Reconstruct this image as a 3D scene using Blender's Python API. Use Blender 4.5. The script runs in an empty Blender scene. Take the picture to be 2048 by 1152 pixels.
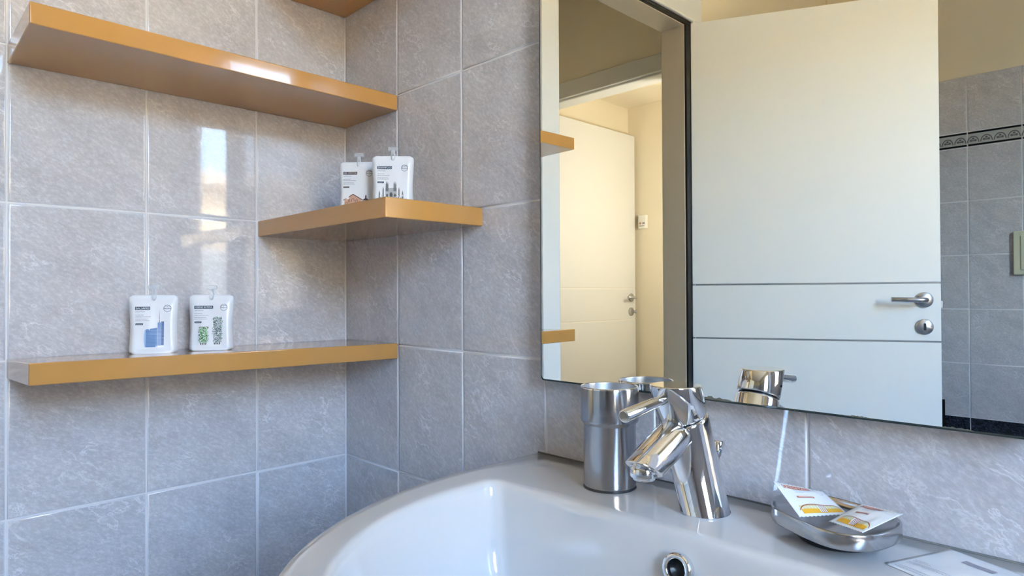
import bpy, bmesh, math, random
from mathutils import Vector, Matrix
random.seed(7)
scene = bpy.context.scene
C = scene.collection
Z0 = 1.22                       # height of the measured zero line (a tile joint) above the floor

# ------------------------------------------------------------------ camera
cam = bpy.data.cameras.new('camera'); cam.lens = 23.048; cam.sensor_width = 36.0; cam.clip_start = 0.02
camo = bpy.data.objects.new('camera', cam); C.objects.link(camo)
RT, UP, FW = (0.7002, 0.7139, -0.0048), (0.0098, -0.0030, 0.9999), (-0.7138, 0.7003, 0.0091)
camo.matrix_world = Matrix(((RT[0], UP[0], -FW[0], 1.3052), (RT[1], UP[1], -FW[1], -0.7606),
                            (RT[2], UP[2], -FW[2], -0.1497 + Z0), (0, 0, 0, 1)))
scene.camera = camo

# ------------------------------------------------------------------ world (daylight outside the window) and exposure
world = bpy.data.worlds.new('sky'); scene.world = world; world.use_nodes = True
wn = world.node_tree.nodes['Background']
sky = world.node_tree.nodes.new('ShaderNodeTexSky'); sky.sky_type = 'NISHITA'; sky.sun_disc = False
sky.sun_elevation = math.radians(42); sky.sun_rotation = math.radians(270); sky.air_density = 1.0; sky.dust_density = 3.0; sky.ozone_density = 1.0
world.node_tree.links.new(sky.outputs[0], wn.inputs[0]); wn.inputs[1].default_value = 6.7
sun = bpy.data.lights.new('sun', 'SUN'); sun.energy = 18.5; sun.angle = math.radians(0.55); sun.color = (1.0, 0.93, 0.82)
suno = bpy.data.objects.new('sun', sun); C.objects.link(suno); suno.rotation_euler = (0, math.radians(-48), math.radians(12))   # shines from behind the house on the house opposite
scene.view_settings.view_transform = 'Standard'; scene.view_settings.look = 'None'
scene.view_settings.gamma = 1.0; scene.view_settings.exposure = 0.94
scene.view_settings.use_curve_mapping = False
try:
    scene.cycles.max_bounces = 9; scene.cycles.diffuse_bounces = 5; scene.cycles.glossy_bounces = 6
    scene.cycles.use_adaptive_sampling = True; scene.cycles.adaptive_threshold = 0.10
    scene.cycles.transparent_max_bounces = 12; scene.cycles.sample_clamp_indirect = 6.0
except Exception:
    pass

ADDED_HALL_LAMP = 39.0                # brightness of the added hall lamp
WIN = dict(x=2.40, y0=-1.20, y1=-0.54, z0=-0.30, z1=1.10)
# portal: guides the sampling of the daylight through the real window opening
pl = bpy.data.lights.new('window_portal', 'AREA'); pl.shape = 'RECTANGLE'
pl.size = WIN['y1'] - WIN['y0']; pl.size_y = WIN['z1'] - WIN['z0']; pl.cycles.is_portal = True
plo = bpy.data.objects.new('window_portal', pl); C.objects.link(plo)
plo.matrix_world = Matrix(((0, 0, 1, WIN['x'] + 0.12), (1, 0, 0, (WIN['y0'] + WIN['y1']) / 2),
                           (0, 1, 0, (WIN['z0'] + WIN['z1']) / 2 + Z0), (0, 0, 0, 1)))

# ------------------------------------------------------------------ materials
def srgb(r, g, b):
    f = lambda c: (c / 255 / 12.92) if c / 255 <= 0.04045 else ((c / 255 + 0.055) / 1.055) ** 2.4
    return (f(r), f(g), f(b), 1.0)
MATS = {}
def mat(name, col, rough=0.5, metal=0.0, coat=0.0, spec=0.5, trans=0.0, alpha=1.0, emit=None, estr=0.0, aniso=0.0, sheen=0.0):
    if name in MATS: return MATS[name]
    m = bpy.data.materials.new(name); m.use_nodes = True
    b = m.node_tree.nodes['Principled BSDF']; i = b.inputs
    i['Base Color'].default_value = col if len(col) == 4 else (*col, 1)
    i['Roughness'].default_value = rough; i['Metallic'].default_value = metal
    i['Coat Weight'].default_value = coat; i['Coat Roughness'].default_value = 0.03
    i['Specular IOR Level'].default_value = spec; i['Transmission Weight'].default_value = trans
    i['Alpha'].default_value = alpha; i['Anisotropic'].default_value = aniso
    if emit: i['Emission Color'].default_value = emit; i['Emission Strength'].default_value = estr
    MATS[name] = m; return m
def nd(m, t, **kw):
    n = m.node_tree.nodes.new(t)
    for k, v in kw.items(): setattr(n, k, v)
    return n
def ln(m, a, b): m.node_tree.links.new(a, b)
def noise(m, vec, scale, detail=4, rough=0.55, dist=0.0):
    n = nd(m, 'ShaderNodeTexNoise'); n.inputs['Scale'].default_value = scale; n.inputs['Detail'].default_value = detail
    n.inputs['Roughness'].default_value = rough; n.inputs['Distortion'].default_value = dist
    if vec is not None: ln(m, vec, n.inputs['Vector'])
    return n.outputs['Fac']
def ramp(m, fac, stops):
    r = nd(m, 'ShaderNodeValToRGB'); e = r.color_ramp.elements
    while len(e) < len(stops): e.new(0.5)
    for el, (p, c) in zip(e, stops): el.position = p; el.color = c if len(c) == 4 else (*c, 1)
    ln(m, fac, r.inputs['Fac']); return r.outputs['Color']
def mixc(m, fac, a, b, mode='MIX'):
    n = nd(m, 'ShaderNodeMix', data_type='RGBA', blend_type=mode)
    for s, v in ((n.inputs[0], fac), (n.inputs[6], a), (n.inputs[7], b)):
        if hasattr(v, 'links'): ln(m, v, s)
        else: s.default_value = v
    return n.outputs[2]
def bump(m, h, strength, dist):
    b = nd(m, 'ShaderNodeBump'); b.inputs['Strength'].default_value = strength; b.inputs['Distance'].default_value = dist
    ln(m, h, b.inputs['Height']); ln(m, b.outputs['Normal'], m.node_tree.nodes['Principled BSDF'].inputs['Normal'])
    return b
def bsdf(m): return m.node_tree.nodes['Principled BSDF']

def tile_material(name, dark, mid, light, vein, rough=0.05):
    m = mat(name, mid, rough=rough, spec=0.55)
    geo = nd(m, 'ShaderNodeNewGeometry'); oi = nd(m, 'ShaderNodeObjectInfo')
    vm = nd(m, 'ShaderNodeVectorMath', operation='MULTIPLY'); vm.inputs[0].default_value = (37.0, 53.0, 71.0)
    cv = nd(m, 'ShaderNodeCombineXYZ')
    for k in range(3): ln(m, oi.outputs['Random'], cv.inputs[k])
    ln(m, cv.outputs[0], vm.inputs[1])
    va = nd(m, 'ShaderNodeVectorMath', operation='ADD'); ln(m, geo.outputs['Position'], va.inputs[0]); ln(m, vm.outputs[0], va.inputs[1])
    P = va.outputs[0]
    mp = nd(m, 'ShaderNodeMapping'); mp.inputs['Rotation'].default_value = (math.radians(32), math.radians(-32), 0)
    ln(m, P, mp.inputs['Vector'])
    ms = nd(m, 'ShaderNodeVectorMath', operation='MULTIPLY'); ms.inputs[1].default_value = (0.62, 0.62, 1.5)
    ln(m, mp.outputs[0], ms.inputs[0]); S = ms.outputs[0]
    cloud = noise(m, S, 15, 6, 0.72, 0.0)
    col = ramp(m, cloud, [(0.30, dark), (0.5, mid), (0.70, light)])
    speck = noise(m, S, 170, 3, 0.75, 0.0)
    col = mixc(m, 0.36, col, ramp(m, speck, [(0.36, dark), (0.5, mid), (0.66, vein)]))
    def veins(scale, width, amt, mscale, lo, hi):
        v = noise(m, S, scale, 5, 0.62, 0.35)
        f = ramp(m, v, [(0.5 - width, (0, 0, 0)), (0.499, (amt, amt, amt)), (0.501, (amt, amt, amt)), (0.5 + width, (0, 0, 0))])
        k = ramp(m, noise(m, P, mscale, 1), [(lo, (0, 0, 0)), (hi, (1, 1, 1))])
        return mixc(m, 1.0, f, k, 'MULTIPLY')
    col = mixc(m, veins(17, 0.014, 0.75, 11, 0.46, 0.64), col, vein)
    col = mixc(m, veins(42, 0.020, 0.30, 17, 0.44, 0.62), col, vein)
    ln(m, col, bsdf(m).inputs['Base Color'])
    bump(m, noise(m, P, 95, 1), 0.05, 0.0006)
    return m
M_TILE = tile_material('grey_marble_glaze', srgb(173, 170, 172), srgb(191, 188, 190), srgb(203, 200, 202), srgb(228, 226, 228))
M_TILE_EDGE = mat('pale_glaze_edge', srgb(214, 213, 215), 0.08, spec=0.55)
M_BLACK_EDGE = mat('black_glaze_edge', srgb(30, 33, 40), 0.1)
M_BLACK_TILE = tile_material('black_marble_glaze', srgb(12, 14, 18), srgb(22, 26, 34), srgb(38, 44, 56), srgb(96, 106, 126))
M_GROUT = mat('pale_grout', srgb(218, 215, 214), 0.75)
M_WHITETILE = mat('pale_border_glaze', srgb(176, 176, 172), 0.08)
M_BORDERBLACK = mat('border_black', srgb(20, 22, 20), 0.12)
M_BORDERGREY = mat('border_grey', srgb(104, 106, 104), 0.12)
def paint(name, col):
    m = mat(name, col, 0.85, spec=0.2)
    g = nd(m, 'ShaderNodeNewGeometry')
    bump(m, noise(m, g.outputs['Position'], 220, 3), 0.08, 0.001)
    ln(m, mixc(m, 0.12, col, ramp(m, noise(m, g.outputs['Position'], 3, 3), [(0.3, tuple(c * 0.85 for c in col[:3])), (0.7, col)])), bsdf(m).inputs['Base Color'])
    return m
M_CREAM = paint('cream_wall_paint', srgb(232, 219, 190))
M_CEIL = paint('ceiling_paint', srgb(232, 226, 212))
M_HALL = paint('hall_cream_paint', srgb(240, 230, 206))
def lacquer(name, col, rough, coat):
    m = mat(name, col, rough, coat=coat, spec=0.5)
    g = nd(m, 'ShaderNodeNewGeometry')
    bump(m, noise(m, g.outputs['Position'], 60, 2), 0.03, 0.0006)
    return m
M_SHELF = lacquer('ochre_lacquer', srgb(179, 133, 73), 0.14, 0.45)
M_DOOR = lacquer('white_door_lacquer', srgb(231, 232, 227), 0.32, 0.15)
M_CASING = lacquer('white_casing_lacquer', srgb(226, 226, 220), 0.35, 0.1)
M_JAMB = lacquer('shade_tinted_jamb_lacquer', srgb(198, 188, 168), 0.4, 0.05)  # white frame lacquer, darkened and warmed so the jamb's shade is in the colour
M_GROOVE = mat('grey_groove_inlay', srgb(150, 152, 150), 0.35, metal=0.5)
M_GROOVE_PALE = mat('pale_groove_inlay', srgb(240, 238, 228), 0.4)
M_BLACK = mat('black_rubber', srgb(14, 14, 12), 0.5)
M_CHROME = mat('polished_chrome', (0.80, 0.81, 0.83, 1), 0.035, metal=1.0)
M_SATIN = mat('satin_steel', (0.52, 0.53, 0.55, 1), 0.34, metal=1.0)
def brushed():
    m = mat('brushed_steel', (0.40, 0.40, 0.41, 1), 0.20, metal=1.0, aniso=0.85)
    t = nd(m, 'ShaderNodeTangent', direction_type='RADIAL', axis='Z'); ln(m, t.outputs[0], bsdf(m).inputs['Tangent'])
    tc = nd(m, 'ShaderNodeTexCoord'); sc = nd(m, 'ShaderNodeVectorMath', operation='MULTIPLY'); sc.inputs[1].default_value = (6, 6, 900)
    ln(m, tc.outputs['Object'], sc.inputs[0]); bump(m, noise(m, sc.outputs[0], 3, 2), 0.04, 0.0004)
    return m
M_BRUSHED = brushed(); bsdf(M_BRUSHED).inputs['Anisotropic Rotation'].default_value = 0.25
M_CERAMIC = mat('white_ceramic', (0.635, 0.622, 0.605, 1), 0.10, coat=0.6, spec=0.5)
M_MIRROR = mat('mirror_silver', (0.90, 0.915, 0.90, 1), 0.0, metal=1.0)
M_MIRROREDGE = mat('mirror_edge', srgb(58, 66, 62), 0.15, metal=0.3)
M_FILM = mat('white_pouch_film', srgb(222, 224, 228), 0.30, coat=0.15)
M_SEAL = mat('white_pouch_seal', srgb(222, 225, 232), 0.28)
M_PAPER = mat('white_sachet_paper', srgb(232, 232, 230), 0.45)
M_SACHETGREY = mat('pale_sachet_film', srgb(224, 226, 228), 0.35)
M_PLASTIC = mat('cream_plastic', srgb(206, 204, 176), 0.35)
M_WHITEPL = mat('white_plastic', srgb(240, 238, 228), 0.35)
def clear():
    m = mat('clear_plastic', (0.95, 0.96, 0.97, 1), 0.08)
    nt = m.node_tree; out = nt.nodes['Material Output']
    tr = nd(m, 'ShaderNodeBsdfTransparent'); tr.inputs[0].default_value = (0.93, 0.94, 0.95, 1)
    fr = nd(m, 'ShaderNodeLayerWeight'); fr.inputs['Blend'].default_value = 0.35
    mth = nd(m, 'ShaderNodeMath', operation='MULTIPLY_ADD'); mth.inputs[1].default_value = 0.55; mth.inputs[2].default_value = 0.20
    ln(m, fr.outputs['Facing'], mth.inputs[0])
    mx = nd(m, 'ShaderNodeMixShader'); ln(m, mth.outputs[0], mx.inputs[0]); ln(m, tr.outputs[0], mx.inputs[1]); ln(m, bsdf(m).outputs[0], mx.inputs[2])
    ln(m, mx.outputs[0], out.inputs['Surface']); return m
M_CLEAR = clear()
def pane():
    m = mat('window_glass', (0.9, 0.95, 0.95, 1), 0.02)
    out = m.node_tree.nodes['Material Output']
    tr = nd(m, 'ShaderNodeBsdfTransparent'); tr.inputs[0].default_value = (0.96, 0.98, 0.98, 1)
    gl = nd(m, 'ShaderNodeBsdfGlossy'); gl.inputs['Roughness'].default_value = 0.01
    mx = nd(m, 'ShaderNodeMixShader'); mx.inputs[0].default_value = 0.06
    ln(m, tr.outputs[0], mx.inputs[1]); ln(m, gl.outputs[0], mx.inputs[2]); ln(m, mx.outputs[0], out.inputs['Surface']); return m
M_PANE = pane()
M_FLOOR = tile_material('grey_floor_glaze', srgb(120, 118, 116), srgb(146, 144, 142), srgb(160, 158, 156), srgb(182, 180, 178))
def ink(name, r, g, b): return mat('ink_' + name, srgb(r, g, b), 0.35)
INK = dict(navy=ink('navy', 44, 62, 80), slate=ink('slate', 72, 80, 92), grey=ink('grey', 128, 132, 140), light=ink('light', 176, 180, 188),
           white=ink('white', 238, 240, 242), blue=ink('blue', 84, 122, 172), deep=ink('deep', 62, 92, 142), pale=ink('pale', 158, 188, 220),
           green=ink('green', 52, 104, 62), lime=ink('lime', 150, 190, 150), dark=ink('dark', 34, 48, 44), brown=ink('brown', 74, 46, 38),
           brick=ink('brick', 190, 150, 130), stone=ink('stone', 168, 170, 172), shade=ink('shade', 108, 112, 112), cathdark=ink('cathdark', 78, 80, 80),
           rust=ink('rust', 186, 92, 38), amber=ink('amber', 222, 168, 46), straw=ink('straw', 214, 204, 150), line=ink('line', 160, 66, 30), mauve=ink('mauve', 150, 148, 162))

# ------------------------------------------------------------------ helpers
TOP = []
def obj(name, me, material=None, parent=None, loc=None):
    o = bpy.data.objects.new(name, me); C.objects.link(o)
    if material is not None and me is not None and not me.materials:
        for mm in (material if isinstance(material, (list, tuple)) else [material]): me.materials.append(mm)
    if parent is not None: o.parent = parent
    else: TOP.append(o)
    if loc is not None: o.location = loc
    return o
def tag(o, label, cat=None, group=None, kind=None):
    o['label'] = label
    if cat: o['category'] = cat
    if group: o['group'] = group
    if kind: o['kind'] = kind
    return o
def thing(name, label, cat, loc=(0, 0, 0), rz=0.0, group=None):
    o = bpy.data.objects.new(name, None); C.objects.link(o); o.empty_display_size = 0.02
    o.location = loc; o.rotation_euler = (0, 0, rz); TOP.append(o)
    return tag(o, label, cat, group)
def mesh(verts, faces, smooth=False, name='mesh', mats=None, idx=None):
    me = bpy.data.meshes.new(name); me.from_pydata([tuple(v) for v in verts], [], faces); me.update()
    if mats:
        for mm in mats: me.materials.append(mm)
    if idx: me.polygons.foreach_set('material_index', idx)
    if smooth: me.polygons.foreach_set('use_smooth', [True] * len(me.polygons))
    return me
def from_bm(bm, smooth=False):
    bmesh.ops.recalc_face_normals(bm, faces=bm.faces)
    me = bpy.data.meshes.new('mesh'); bm.to_mesh(me); bm.free()
    if smooth:
        me.polygons.foreach_set('use_smooth', [True] * len(me.polygons))
    return me
def bm_box(bm, a, b, M=None):
    x0, y0, z0 = a; x1, y1, z1 = b
    vs = [bm.verts.new(Vector(v) if M is None else M @ Vector(v)) for v in
          ((x0, y0, z0), (x1, y0, z0), (x1, y1, z0), (x0, y1, z0), (x0, y0, z1), (x1, y0, z1), (x1, y1, z1), (x0, y1, z1))]
    for f in ((0, 3, 2, 1), (4, 5, 6, 7), (0, 1, 5, 4), (1, 2, 6, 5), (2, 3, 7, 6), (3, 0, 4, 7)):
        bm.faces.new([vs[i] for i in f])
def box(a, b, bev=0.0, seg=2):
    bm = bmesh.new(); bm_box(bm, a, b)
    if bev:
        bmesh.ops.bevel(bm, geom=list(bm.edges), offset=bev, segments=seg, profile=0.5, affect='EDGES')
    me = from_bm(bm, smooth=bool(bev))
    if bev: harden(me)
    return me
def harden(me):
    # keep the big flat faces flat: normals follow face area
    import numpy as np
    me.update()
    n = len(me.vertices); acc = np.zeros((n, 3))
    for p in me.polygons:
        w = np.array(p.normal) * p.area
        for v in p.vertices: acc[v] += w
    l = np.linalg.norm(acc, axis=1); l[l == 0] = 1
    me.normals_split_custom_set_from_vertices([tuple(a) for a in acc / l[:, None]])
def boxes(lst):
    bm = bmesh.new()
    for a, b in lst: bm_box(bm, a, b)
    return from_bm(bm)
def loft(rings, cap0=True, cap1=True, smooth=True, closed=True):
    n = len(rings[0]); vs = [v for r in rings for v in r]; fs = []
    for k in range(len(rings) - 1):
        for i in range(n if closed else n - 1):
            j = (i + 1) % n; fs.append((k * n + i, k * n + j, (k + 1) * n + j, (k + 1) * n + i))
    nq = len(fs)
    if cap0: fs.append(tuple(range(n - 1, -1, -1)))
    if cap1: fs.append(tuple(range((len(rings) - 1) * n, len(rings) * n)))
    me = mesh(vs, fs)
    bm = bmesh.new(); bm.from_mesh(me); bmesh.ops.recalc_face_normals(bm, faces=bm.faces); bm.to_mesh(me); bm.free()
    if smooth:
        me.polygons.foreach_set('use_smooth', [k < nq for k in range(len(fs))])
    return me
def lathe(prof, n=48, M=None, caps=True):
    rings = []
    for r, z in prof:
        rings.append([Vector((r * math.cos(2 * math.pi * i / n), r * math.sin(2 * math.pi * i / n), z)) for i in range(n)])
    if M is not None: rings = [[M @ v for v in r] for r in rings]
    return loft(rings, caps and prof[0][0] > 1e-6, caps and prof[-1][0] > 1e-6)
def tube(path, r, n=14):
    rings = []; P = [Vector(p) for p in path]
    for k, p in enumerate(P):
        d = (P[min(k + 1, len(P) - 1)] - P[max(k - 1, 0)]).normalized()
        a = d.cross(Vector((0.31, 0.2, 1.0))).normalized(); b = d.cross(a)
        rr = r[k] if isinstance(r, (list, tuple)) else r
        rings.append([p + rr * (math.cos(2 * math.pi * i / n) * a + math.sin(2 * math.pi * i / n) * b) for i in range(n)])
    return loft(rings)
def align(d):
    return Vector((0, 0, 1)).rotation_difference(Vector(d).normalized()).to_matrix().to_4x4()
def text2d(s, size):
    cu = bpy.data.curves.new('t', 'FONT'); cu.body = s; cu.size = size; cu.resolution_u = 2
    o = bpy.data.objects.new('t', cu); C.objects.link(o)
    dg = bpy.context.evaluated_depsgraph_get(); me = bpy.data.meshes.new_from_object(o.evaluated_get(dg))
    vs = [(v.co.x, v.co.y) for v in me.vertices]; fs = [tuple(p.vertices) for p in me.polygons]
    bpy.data.objects.remove(o); bpy.data.curves.remove(cu); bpy.data.meshes.remove(me)
    return vs, fs
class Print:
    """flat print laid on a curved front: polygons in (a,b) mapped by surf(a,b,lift)"""
    def __init__(s, surf): s.v = []; s.f = []; s.i = []; s.m = []; s.surf = surf; s.lift = 0
    def _mi(s, ink):
        if INK[ink] not in s.m: s.m.append(INK[ink])
        return s.m.index(INK[ink])
    def poly(s, pts, ink, lvl=1):
        b = len(s.v); s.v += [s.surf(x, y, lvl) for x, y in pts]; s.f.append(tuple(range(b, b + len(pts)))); s.i.append(s._mi(ink))
    def rect(s, x0, y0, x1, y1, ink, lvl=1, nx=6, ny=4):
        for i in range(nx):
            for j in range(ny):
                xa, xb = x0 + (x1 - x0) * i / nx, x0 + (x1 - x0) * (i + 1) / nx; ya, yb = y0 + (y1 - y0) * j / ny, y0 + (y1 - y0) * (j + 1) / ny
                s.poly([(xa, ya), (xb, ya), (xb, yb), (xa, yb)], ink, lvl)
    def ring(s, cx, cy, r, w, ink, lvl=1, a0=0, a1=360, n=28):
        for i in range(n):
            t0, t1 = math.radians(a0 + (a1 - a0) * i / n), math.radians(a0 + (a1 - a0) * (i + 1) / n)
            s.poly([(cx + r * math.cos(t0), cy + r * math.sin(t0)), (cx + r * math.cos(t1), cy + r * math.sin(t1)),
                    (cx + (r - w) * math.cos(t1), cy + (r - w) * math.sin(t1)), (cx + (r - w) * math.cos(t0), cy + (r - w) * math.sin(t0))], ink, lvl)
    def text(s, t, x, y, size, ink, width=None, lvl=2):
        vs, fs = text2d(t, size)
        if not vs: return
        k = 1.0
        if width: k = width / max(v[0] for v in vs)
        b = len(s.v); s.v += [s.surf(x + v[0] * k, y + v[1], lvl) for v in vs]
        mi = s._mi(ink)
        for f in fs: s.f.append(tuple(b + q for q in f)); s.i.append(mi)
    def build(s, name, parent): return obj(name, mesh(s.v, s.f, mats=s.m, idx=s.i), None, parent)

# ------------------------------------------------------------------ room shell
FLOOR, CEIL = -1.22, 1.48
MIR = 0.027                                   # front face of the mirror glass stands this far off the tiles
def ry(Y): return -(Y + 2 * MIR)              # depth measured in the mirror -> room y
YB = ry(2.87)                                 # back wall
W, H, G = 0.2015, 0.2525, 0.0030
DO0, DO1, DTOP = ry(0.705), ry(1.445), 0.868  # door opening in the left wall
tag(obj('floor', box((-0.1, YB - 0.1, FLOOR - 0.1), (2.5, 0.1, FLOOR)), M_FLOOR), 'grey tiled bathroom floor', 'floor', kind='structure')
tag(obj('ceiling', box((-0.1, YB - 0.1, CEIL), (2.5, 0.1, CEIL + 0.1)), M_CEIL), 'pale plaster ceiling of the bathroom', 'ceiling', kind='structure')

tile_cache = {}
def tile_mesh(w, h, material, t=0.009):
    key = (round(w, 4), round(h, 4), material.name)
    if key in tile_cache: return tile_cache[key]
    rings = []
    for ins, d in ((0, t), (0, 0.0020), (0.0005, 0.0009), (0.0014, 0.00025), (0.0030, 0.0), (0.0050, 0.0)):
        a, b = w / 2 - ins, h / 2 - ins
        rings.append([(-a, d, -b), (a, d, -b), (a, d, b), (-a, d, b)])
    me = loft(rings, True, True); me.polygons.foreach_set('use_smooth', [True] * len(me.polygons))
    me.materials.append(material)
    if material in (M_TILE, M_BLACK_TILE):
        me.materials.append(M_TILE_EDGE if material is M_TILE else M_BLACK_EDGE)
        for p in me.polygons:
            if 4 <= p.index < 12: p.material_index = 1     # rounded rim of the glaze
    tile_cache[key] = me; return me
def lay_tiles(wall, origin, rz, us, zs, material=M_TILE, skip=None, name='tile'):
    """tiles on a wall: local u along the wall, front face on the plane through origin; us, zs are joint positions"""
    R = Matrix.Rotation(rz, 4, 'Z')
    for i in range(len(us) - 1):
        for j in range(len(zs) - 1):
            u0, u1, z0, z1 = us[i], us[i + 1], zs[j], zs[j + 1]
            if u1 - u0 < 0.006 or z1 - z0 < 0.006 or (skip and skip((u0 + u1) / 2, (z0 + z1) / 2)): continue
            o = obj(name, tile_mesh(u1 - u0 - G, z1 - z0 - G, material), None, wall)
            o.location = Vector(origin) + R @ Vector(((u0 + u1) / 2, 0, 0)) + Vector((0, 0, (z0 + z1) / 2))
            o.rotation_euler = (random.gauss(0, 0.0010), 0, rz + random.gauss(0, 0.0012))
def frange(a, b, s):
    r = [a]
    while r[-1] + s < b - 1e-6: r.append(r[-1] + s)
    return r + [b]
ZL = [FLOOR] + [k * H for k in range(-4, 3)]            # joints: ... 0.505
ZTOP = [2 * H + 0.07, 3 * H + 0.07]                     # row above the border
BK = 0.0022                                             # grout bed lies this far behind the tile faces

border_meshes = {}
def lay_border(wall, origin, rz, us, z0, z1):
    """decorated border tiles: pale ground, black lines, arches with a trefoil"""
    R = Matrix.Rotation(rz, 4, 'Z')
    for i in range(len(us) - 1):
        w = us[i + 1] - us[i]
        if w < 0.006: continue
        o = obj('border_tile', tile_mesh(w - G, z1 - z0 - G, M_WHITETILE), None, wall)
        o.location = Vector(origin) + R @ Vector(((us[i] + us[i + 1]) / 2, 0, (z0 + z1) / 2)); o.rotation_euler = (0, 0, rz)
        key = round(w, 4)
        if key not in border_meshes:
            V, F, I = [], [], []
            def q(pts, mi): b = len(V); V.extend([(x, -0.0004, z) for x, z in pts]); F.append(tuple(range(b, b + len(pts)))); I.append(mi)
            hw, hh = w / 2 - G / 2 - 0.0012, (z1 - z0) / 2 - G / 2 - 0.001
            for s in (-1, 1): q([(-hw, s * hh), (hw, s * hh), (hw, s * (hh - 0.0085)), (-hw, s * (hh - 0.0085))], 0)
            p = 0.0505
            for k in range(int(round(2 * hw / p))):
                cx = -hw + p * (k + 0.5)
                for a in range(12):
                    t0, t1 = math.pi * a / 12, math.pi * (a + 1) / 12
                    e = [(cx + r * math.cos(t), -0.018 + 1.32 * r * math.sin(t)) for r, t in ((0.0235, t0), (0.0235, t1), (0.0195, t1), (0.0195, t0))]
                    q(e, 1)
                for dx, dz, rr in ((0, 0.0005, 0.0052), (-0.0085, -0.0085, 0.0056), (0.0085, -0.0085, 0.0056), (0, -0.010, 0.0035)):
                    q([(cx + dx + rr * math.cos(2 * math.pi * a / 8), dz + rr * math.sin(2 * math.pi * a / 8)) for a in range(8)], 1)
            border_meshes[key] = mesh(V, F, mats=[M_BORDERBLACK, M_BORDERGREY], idx=I)
        obj('border_pattern', border_meshes[key], None, o)

# mirror wall (y = 0)
wf = tag(obj('wall_front', box((-0.1, BK, FLOOR), (2.5, 0.1, CEIL)), M_GROUT), 'grey marble tiled wall carrying the mirror and washbasin', 'wall', kind='structure')
lay_tiles(wf, (0, 0, 0), 0, frange(0, 2.4, W), ZL); lay_tiles(wf, (0, 0, 0), 0, frange(0, 2.4, W), ZTOP)
lay_border(wf, (0, 0, 0), 0, frange(0, 2.4, W), 2 * H, ZTOP[0])
obj('painted_band', box((0, 0, ZTOP[1]), (2.4, BK, CEIL)), M_CREAM, wf)
# left wall (x = 0), local u runs towards -y
CAS = 0.092                                              # casing width
wl = tag(obj('wall_left', boxes([((-0.1, DO0 + 0.03, FLOOR), (-BK, 0.09, CEIL)), ((-0.1, YB - 0.09, FLOOR), (-BK, DO1 - 0.036, CEIL)), ((-0.1, DO1 - 0.036, DTOP + 0.03), (-BK, DO0 + 0.03, CEIL))]), M_GROUT),
         'grey marble tiled wall with the ochre shelves and the doorway', 'wall', kind='structure')
RZL = math.radians(90)
def left_tiles(us):
    lay_tiles(wl, (0, 0, 0), RZL, us, ZL); lay_tiles(wl, (0, 0, 0), RZL, us, ZTOP); lay_border(wl, (0, 0, 0), RZL, us, 2 * H, ZTOP[0])
near = [DO0 + 0.075 - 0.002] + [-3 * W, -2 * W, -W, 0]
left_tiles(near)
left_tiles(frange(YB, DO1 - 0.10, W))
obj('painted_band', boxes([((-BK, YB, ZTOP[1]), (0, DO1 - 0.10, CEIL)), ((-BK, DO0 + 0.075, ZTOP[1]), (0, 0, CEIL)), ((-BK, DO1 - 0.10, DTOP + 0.08), (0, DO0 + 0.075, CEIL))]), M_CREAM, wl)
# back wall, seen in the mirror
wb = tag(obj('wall_back', box((-0.1, YB - 0.1, FLOOR), (2.5, YB - BK, CEIL)), M_GROUT), 'far tiled wall reflected in the mirror, with patterned border and black band', 'wall', kind='structure')
xb = [0.0, 0.2185, 0.42, 0.6215] + frange(0.823, 2.4, W)
RZB = math.pi
def flip(us): return sorted(-u for u in us)
zb = [-0.73, -0.4805, -0.2295, 0.0205, 0.2705, 0.5205]
lay_tiles(wb, (0, YB, 0), RZB, flip(xb), [FLOOR, -1.06, -0.81]); lay_tiles(wb, (0, YB, 0), RZB, flip(xb), [-0.81, -0.73], M_BLACK_TILE, name='black_tile')
lay_tiles(wb, (0, YB, 0), RZB, flip(xb), zb); lay_border(wb, (0, YB, 0), RZB, flip(xb), 0.5205, 0.591)
lay_tiles(wb, (0, YB, 0), RZB, flip(xb), [0.591, 0.849])
obj('painted_band', box((0, YB - BK, 0.849), (2.4, YB, CEIL)), M_CREAM, wb)
# right wall with the window (behind the camera)
wr = tag(obj('wall_right', boxes([((2.4 + BK, YB - 0.09, FLOOR), (2.5, WIN['y0'], CEIL)), ((2.4 + BK, WIN['y1'], FLOOR), (2.5, 0.09, CEIL)),
         ((2.4 + BK, WIN['y0'], FLOOR), (2.5, WIN['y1'], WIN['z0'])), ((2.4 + BK, WIN['y0'], WIN['z1']), (2.5, WIN['y1'], CEIL))]), M_GROUT),
         'tiled wall with the window behind the camera', 'wall', kind='structure')
RZR = math.radians(-90)
for us in (frange(0, -WIN['y1'], W), frange(-WIN['y0'], -YB, W)):
    lay_tiles(wr, (2.4, 0, 0), RZR, us, ZL); lay_tiles(wr, (2.4, 0, 0), RZR, us, ZTOP)
lay_tiles(wr, (2.4, 0, 0), RZR, frange(-WIN['y1'], -WIN['y0'], W), [FLOOR, -1.01, -0.7575, -0.505, WIN['z0']])
obj('painted_band', boxes([((2.4, YB, ZTOP[1]), (2.4 + BK, WIN['y0'], CEIL)), ((2.4, WIN['y1'], ZTOP[1]), (2.4 + BK, 0, CEIL)), ((2.4, WIN['y0'], WIN['z1']), (2.4 + BK, WIN['y1'], CEIL))]), M_CREAM, wr)
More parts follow.
